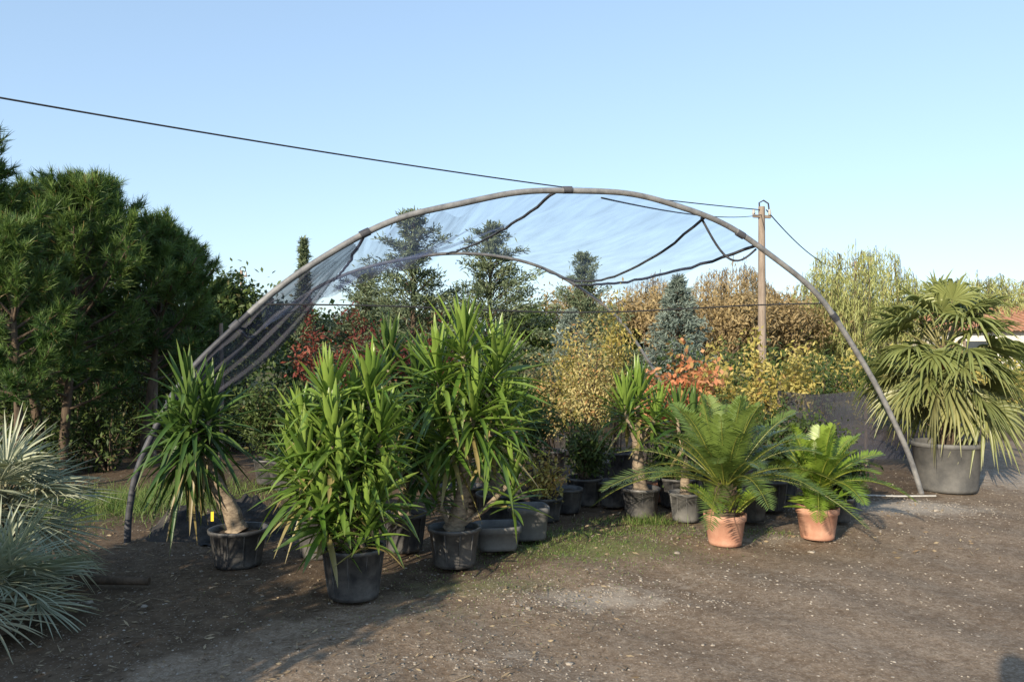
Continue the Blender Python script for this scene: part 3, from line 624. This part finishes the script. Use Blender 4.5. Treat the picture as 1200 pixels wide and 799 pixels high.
# ---------------------------------------------------------------- ground
def gz(x,y):
    f=np.exp(-((x/14)**2+((y-6)/14)**2))
    z=.014*np.sin(x*1.7+y*.9)+.012*np.sin(x*3.1-y*2.3+1)+.007*np.sin(x*6.7+y*5.1)+.005*np.sin(x*13-y*11+2)+.003*np.sin(x*23+y*19)
    return z*f-.014
nx=460
u=np.linspace(-1,1,nx);gx=2.2*np.sinh(6.2*u)
gy=6+2.2*np.sinh(6.2*u)
X,Y=np.meshgrid(gx,gy,indexing='ij');Z=gz(X,Y)
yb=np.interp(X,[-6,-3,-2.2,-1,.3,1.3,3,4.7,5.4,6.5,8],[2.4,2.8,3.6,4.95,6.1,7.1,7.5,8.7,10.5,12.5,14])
soil_and_shade=np.clip((Y-yb)/.7+.5,0,1)  # dark soil zone; its lower-left stretch also paints foreground shadow into the colour
def blob(cx,cy,sx,sy): return np.exp(-(((X-cx)/sx)**2+((Y-cy)/sy)**2))
moss=np.clip(1.0*blob(.65,6.45,.9,.42)+.7*blob(-.2,5.5,.8,.3)+.8*blob(-4.2,8.5,1.2,1)+.6*blob(1.2,7.2,.6,.3)+.45*blob(-.5,4.9,.7,.3)+np.clip((Y-13)/5,0,1)*.7,0,1)
grav=np.clip(blob(4.0,8.1,1.0,.5)+.75*blob(.55,5.2,.6,.3)+.7*blob(2.2,6.9,.9,.3)+.5*blob(-.05,4.2,.5,.25)+.8*blob(6.5,9.8,1.6,1.2)+.45*blob(1.7,5.7,1.2,.4),0,1)
mG,nt,out=nm('dirt_and_gravel')
at=nt.nodes.new('ShaderNodeAttribute');at.attribute_name='Col';sp=nt.nodes.new('ShaderNodeSeparateColor');nt.links.new(at.outputs['Color'],sp.inputs[0])
nA=noise(nt,.7,6,.62);nB=noise(nt,9,8,.75);nC=noise(nt,70,4,.7);nD=noise(nt,2.6,6,.65);nE=noise(nt,28,6,.7)
c=mixc(nt,ramp(nt,nA,.35,.68),(.25,.183,.127),(.33,.255,.188))
c=mixc(nt,math_(nt,'MULTIPLY',ramp(nt,nD,.42,.66),.6),c,(.19,.135,.092))
c=mixc(nt,ramp(nt,nB,.45,.75),c,(.38,.305,.23))
c=mixc(nt,ramp(nt,nE,.40,.58),mixc(nt,1.0,c,(.70,.67,.64),'MULTIPLY'),c)
c=mixc(nt,ramp(nt,nC,.40,.60),mixc(nt,1.0,c,(.72,.70,.67),'MULTIPLY'),c)
def mask(ch,s=nD): 
    return math_(nt,'MINIMUM',math_(nt,'MAXIMUM',math_(nt,'ADD',math_(nt,'MULTIPLY',ch,2.0),math_(nt,'SUBTRACT',math_(nt,'MULTIPLY',s,2.4),2.0)),0.),1.)
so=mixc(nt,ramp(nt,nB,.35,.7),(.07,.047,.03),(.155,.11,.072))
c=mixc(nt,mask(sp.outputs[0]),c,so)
c=mixc(nt,math_(nt,'MULTIPLY',mask(sp.outputs[2],s=nB),.6),c,(.46,.41,.345))
c=mixc(nt,math_(nt,'MULTIPLY',mask(sp.outputs[1],s=nB),.65),c,(.14,.16,.05))
vo=nt.nodes.new('ShaderNodeTexVoronoi');vo.inputs['Scale'].default_value=65;tc=nt.nodes.new('ShaderNodeTexCoord');nt.links.new(tc.outputs['Object'],vo.inputs['Vector'])
sc_=nt.nodes.new('ShaderNodeSeparateColor');nt.links.new(vo.outputs['Color'],sc_.inputs[0])
spk=math_(nt,'MULTIPLY',ramp(nt,sc_.outputs[0],.70,.82),ramp(nt,vo.outputs['Distance'],.25,.45,(1,1,1),(0,0,0)))
c=mixc(nt,math_(nt,'MULTIPLY',spk,.3),c,(.46,.40,.33))
p=nt.nodes.new('ShaderNodeBsdfPrincipled');p.inputs['Roughness'].default_value=.95;p.inputs['Specular IOR Level'].default_value=.15
nt.links.new(c,p.inputs['Base Color'])
hgt=math_(nt,'ADD',math_(nt,'ADD',math_(nt,'MULTIPLY',nB,1.1),math_(nt,'MULTIPLY',nE,.5)),math_(nt,'ADD',math_(nt,'MULTIPLY',nC,.2),math_(nt,'MULTIPLY',spk,.2)))
nt.links.new(bump(nt,hgt,.55,.015),p.inputs['Normal']);nt.links.new(p.outputs[0],out.inputs[0])
mb=MB();i=(np.arange(nx-1)[:,None]*nx+np.arange(nx-1)[None]).ravel()
mb.add(np.stack([X,Y,Z],-1),np.stack([i,i+nx,i+nx+1,i+1],1),mG,np.stack([soil_and_shade,moss,grav],-1));mb.build('ground')

rng=R(500);phi=(1+5**.5)/2
ico=unit(np.array([(-1,phi,0),(1,phi,0),(-1,-phi,0),(1,-phi,0),(0,-1,phi),(0,1,phi),(0,-1,-phi),(0,1,-phi),(phi,0,-1),(phi,0,1),(-phi,0,-1),(-phi,0,1)]))
icf=np.array([(0,11,5),(0,5,1),(0,1,7),(0,7,10),(0,10,11),(1,5,9),(5,11,4),(11,10,2),(10,7,6),(7,1,8),(3,9,4),(3,4,2),(3,2,6),(3,6,8),(3,8,9),(4,9,5),(2,4,11),(6,2,10),(8,6,7),(9,8,1)])
def stones(name,P,r):
    n=len(P);k=r[:,None]*rng.uniform(.6,1.3,(n,3))*A(1,1,.55);V=ico[None]*k[:,None]*rng.uniform(.85,1.15,(n,12,1))
    a=rng.uniform(0,6.28,n);ca,sa=np.cos(a)[:,None],np.sin(a)[:,None];V=np.stack([V[...,0]*ca-V[...,1]*sa,V[...,0]*sa+V[...,1]*ca,V[...,2]],-1)
    V+=P[:,None];mb=MB();F=(icf[None]+(np.arange(n)*12)[:,None,None]).reshape(-1,3);mb.add(V,F,M_stone,smooth=False);mb.build(name)
def gp(x,y,dz=0): return np.stack([x,y,gz(x,y)+dz],-1)
d=3.2+7.5*rng.random(7000)**1.2;x=rng.uniform(-.7,.75,7000)*d
parts=[gp(x,d)]
for cx,cy,sx,sy,n in((.55,5.2,.5,.22,1200),(4.0,8.1,.8,.35,2200),(2.2,6.95,.8,.22,1000),(-.05,4.2,.4,.2,500),(6.3,9.6,1.2,.8,1300),(1.5,5.5,1.1,.4,900)):
    parts.append(gp(rng.normal(cx,sx,n),rng.normal(cy,sy,n)))
P=np.concatenate(parts);stones('gravel_stones',P,.003+.009*rng.random(len(P))**3.4)
bx=A(.3,1.05,1.3,-.6,2.4,.1,3.6,-2.7,-2.3,4.2);by=A(4.2,4.4,6.3,4.9,6.4,5.0,7.4,5.1,5.0,7.9);stones('loose_stones',gp(bx,by,.005),np.array([.022,.018,.028,.02,.025,.018,.028,.04,.03,.03]))
mb=MB();n=2200;d=3.4+4.2*rng.random(n);x=rng.uniform(-.68,.15,n)*d
ribbons(mb,gp(x,d,.006),rdir(rng,n,.0,.15),rng.uniform(.015,.055,n),rng.uniform(.006,.018,n),.0,M_litter,rng,2,2,0,.5,'leaf')
n=90;d=3.5+3*rng.random(n);x=rng.uniform(-.6,.1,n)*d
ribbons(mb,gp(x,d,.01),rdir(rng,n,.02,.05),rng.uniform(.08,.28,n),.006,.02,M_litter,rng,4,2,0,.3,'lin')
n=900;x=rng.uniform(-3,4.5,n);y=rng.uniform(6.2,9.5,n);ribbons(mb,gp(x,y,.006),rdir(rng,n,.05,.2),rng.uniform(.02,.06,n),.02,0,M_litter,rng,2,2,0,.6,'leaf')
mb.build('leaf_litter')
def grass(name,cl,seed):
    rng=R(seed);mb=MB()
    for cx,cy,sx,sy,n,h in cl:
        x=rng.normal(cx,sx,n);y=rng.normal(cy,sy,n)
        ribbons(mb,gp(x,y,-.004),rdir(rng,n,1.5,.6),h*rng.uniform(.4,1.3,n),.0055,.35,M_grs,rng,3,2,0,.5,'lin',dead=(rng.random(n)<.25)*rng.random(n))
    mb.build(name)
grass('grass_patch',[(-4.1,8.3,.45,.45,6000,.2),(-3.4,8.8,.4,.5,2500,.14),(-5.0,8.2,.6,.5,3000,.2)],601)
grass('grass_patch.001',[(1.27,7.35,.12,.06,600,.14),(.95,7.5,.2,.1,350,.08),(2.25,7.1,.2,.1,200,.07)],602)
grass('weeds',[(.5,6.4,.5,.25,3600,.035),(.0,5.7,.5,.25,1500,.024),(-.4,5.0,.6,.25,900,.018),(1.1,7.0,.4,.15,1400,.05),(.3,6.9,.3,.15,900,.07)],603)

# ---------------------------------------------------------------- photographer (outside the frame, casts a head shadow)
me=bpy.data.meshes.new('photographer')
sk=[(0,0,.95,.15,.11),(0,0,1.15,.14,.10),(0,0,1.38,.17,.10),(0,0,1.47,.07,.06),(0,.02,1.58,.075,.08),(0,.02,1.68,.085,.10),(0,.02,1.76,.05,.06),
(.19,0,1.38,.055,.055),(.27,.08,1.14,.045,.045),(.10,.26,1.46,.035,.035),(-.19,0,1.38,.055,.055),(-.27,.08,1.14,.045,.045),(-.10,.26,1.46,.035,.035),
(.10,0,.88,.09,.09),(.12,.02,.48,.065,.065),(.13,0,.09,.045,.045),(.14,.16,.04,.045,.035),(-.10,0,.88,.09,.09),(-.12,.02,.48,.065,.065),(-.13,0,.09,.045,.045),(-.14,.16,.04,.045,.035)]
ed=[(0,1),(1,2),(2,3),(3,4),(4,5),(5,6),(2,7),(7,8),(8,9),(2,10),(10,11),(11,12),(0,13),(13,14),(14,15),(15,16),(0,17),(17,18),(18,19),(19,20)]
me.from_pydata([s[:3] for s in sk],ed,[]);o=bpy.data.objects.new('photographer',me);S.collection.objects.link(o);o.location=(.0,-.3,0);o.scale=(1.02,)*3
o.modifiers.new('skin','SKIN')
for k,s in enumerate(sk): me.skin_vertices[0].data[k].radius=(s[3],s[4]); 
me.skin_vertices[0].data[0].use_root=True
o.modifiers.new('sub','SUBSURF').levels=2;o.modifiers['sub'].render_levels=2
me.materials.append(solid('jacket_cloth',(.06,.07,.1),(.09,.1,.13),8,.9,.2))

# ---------------------------------------------------------------- light
el=math.radians(19);azs=math.radians(180+30.5)
sd=Vector((math.sin(azs)*math.cos(el),math.cos(azs)*math.cos(el),math.sin(el)))
L=bpy.data.lights.new('sun','SUN');L.energy=7.4;L.angle=math.radians(.5);L.color=(1,.875,.68)
lo=bpy.data.objects.new('sun',L);lo.rotation_euler=sd.to_track_quat('Z','Y').to_euler();S.collection.objects.link(lo)
W=bpy.data.worlds.new('World');S.world=W;W.use_nodes=True;nt=W.node_tree;bg=nt.nodes['Background']
sk=nt.nodes.new('ShaderNodeTexSky');sk.sky_type='NISHITA';sk.sun_disc=False;sk.sun_elevation=el;sk.sun_rotation=azs;sk.air_density=1.0;sk.dust_density=.6;sk.ozone_density=1.5;sk.altitude=0
gm=nt.nodes.new('ShaderNodeGamma');gm.inputs[1].default_value=.53;nt.links.new(sk.outputs[0],gm.inputs[0])
sc2=nt.nodes.new('ShaderNodeVectorMath');sc2.operation='MULTIPLY';sc2.inputs[1].default_value=(2.42,2.80,3.22);nt.links.new(gm.outputs[0],sc2.inputs[0])
nt.links.new(sc2.outputs[0],bg.inputs[0]);bg.inputs[1].default_value=.15
S.view_settings.view_transform='Standard';S.view_settings.look='None';S.view_settings.exposure=0
cam=bpy.data.cameras.new('camera');cam.lens=28;cam.sensor_width=36;cam.clip_start=.05;cam.clip_end=3000
co=bpy.data.objects.new('camera',cam);co.location=(0,0,1.6);co.rotation_euler=(math.radians(90.65),0,0);S.collection.objects.link(co);S.camera=co
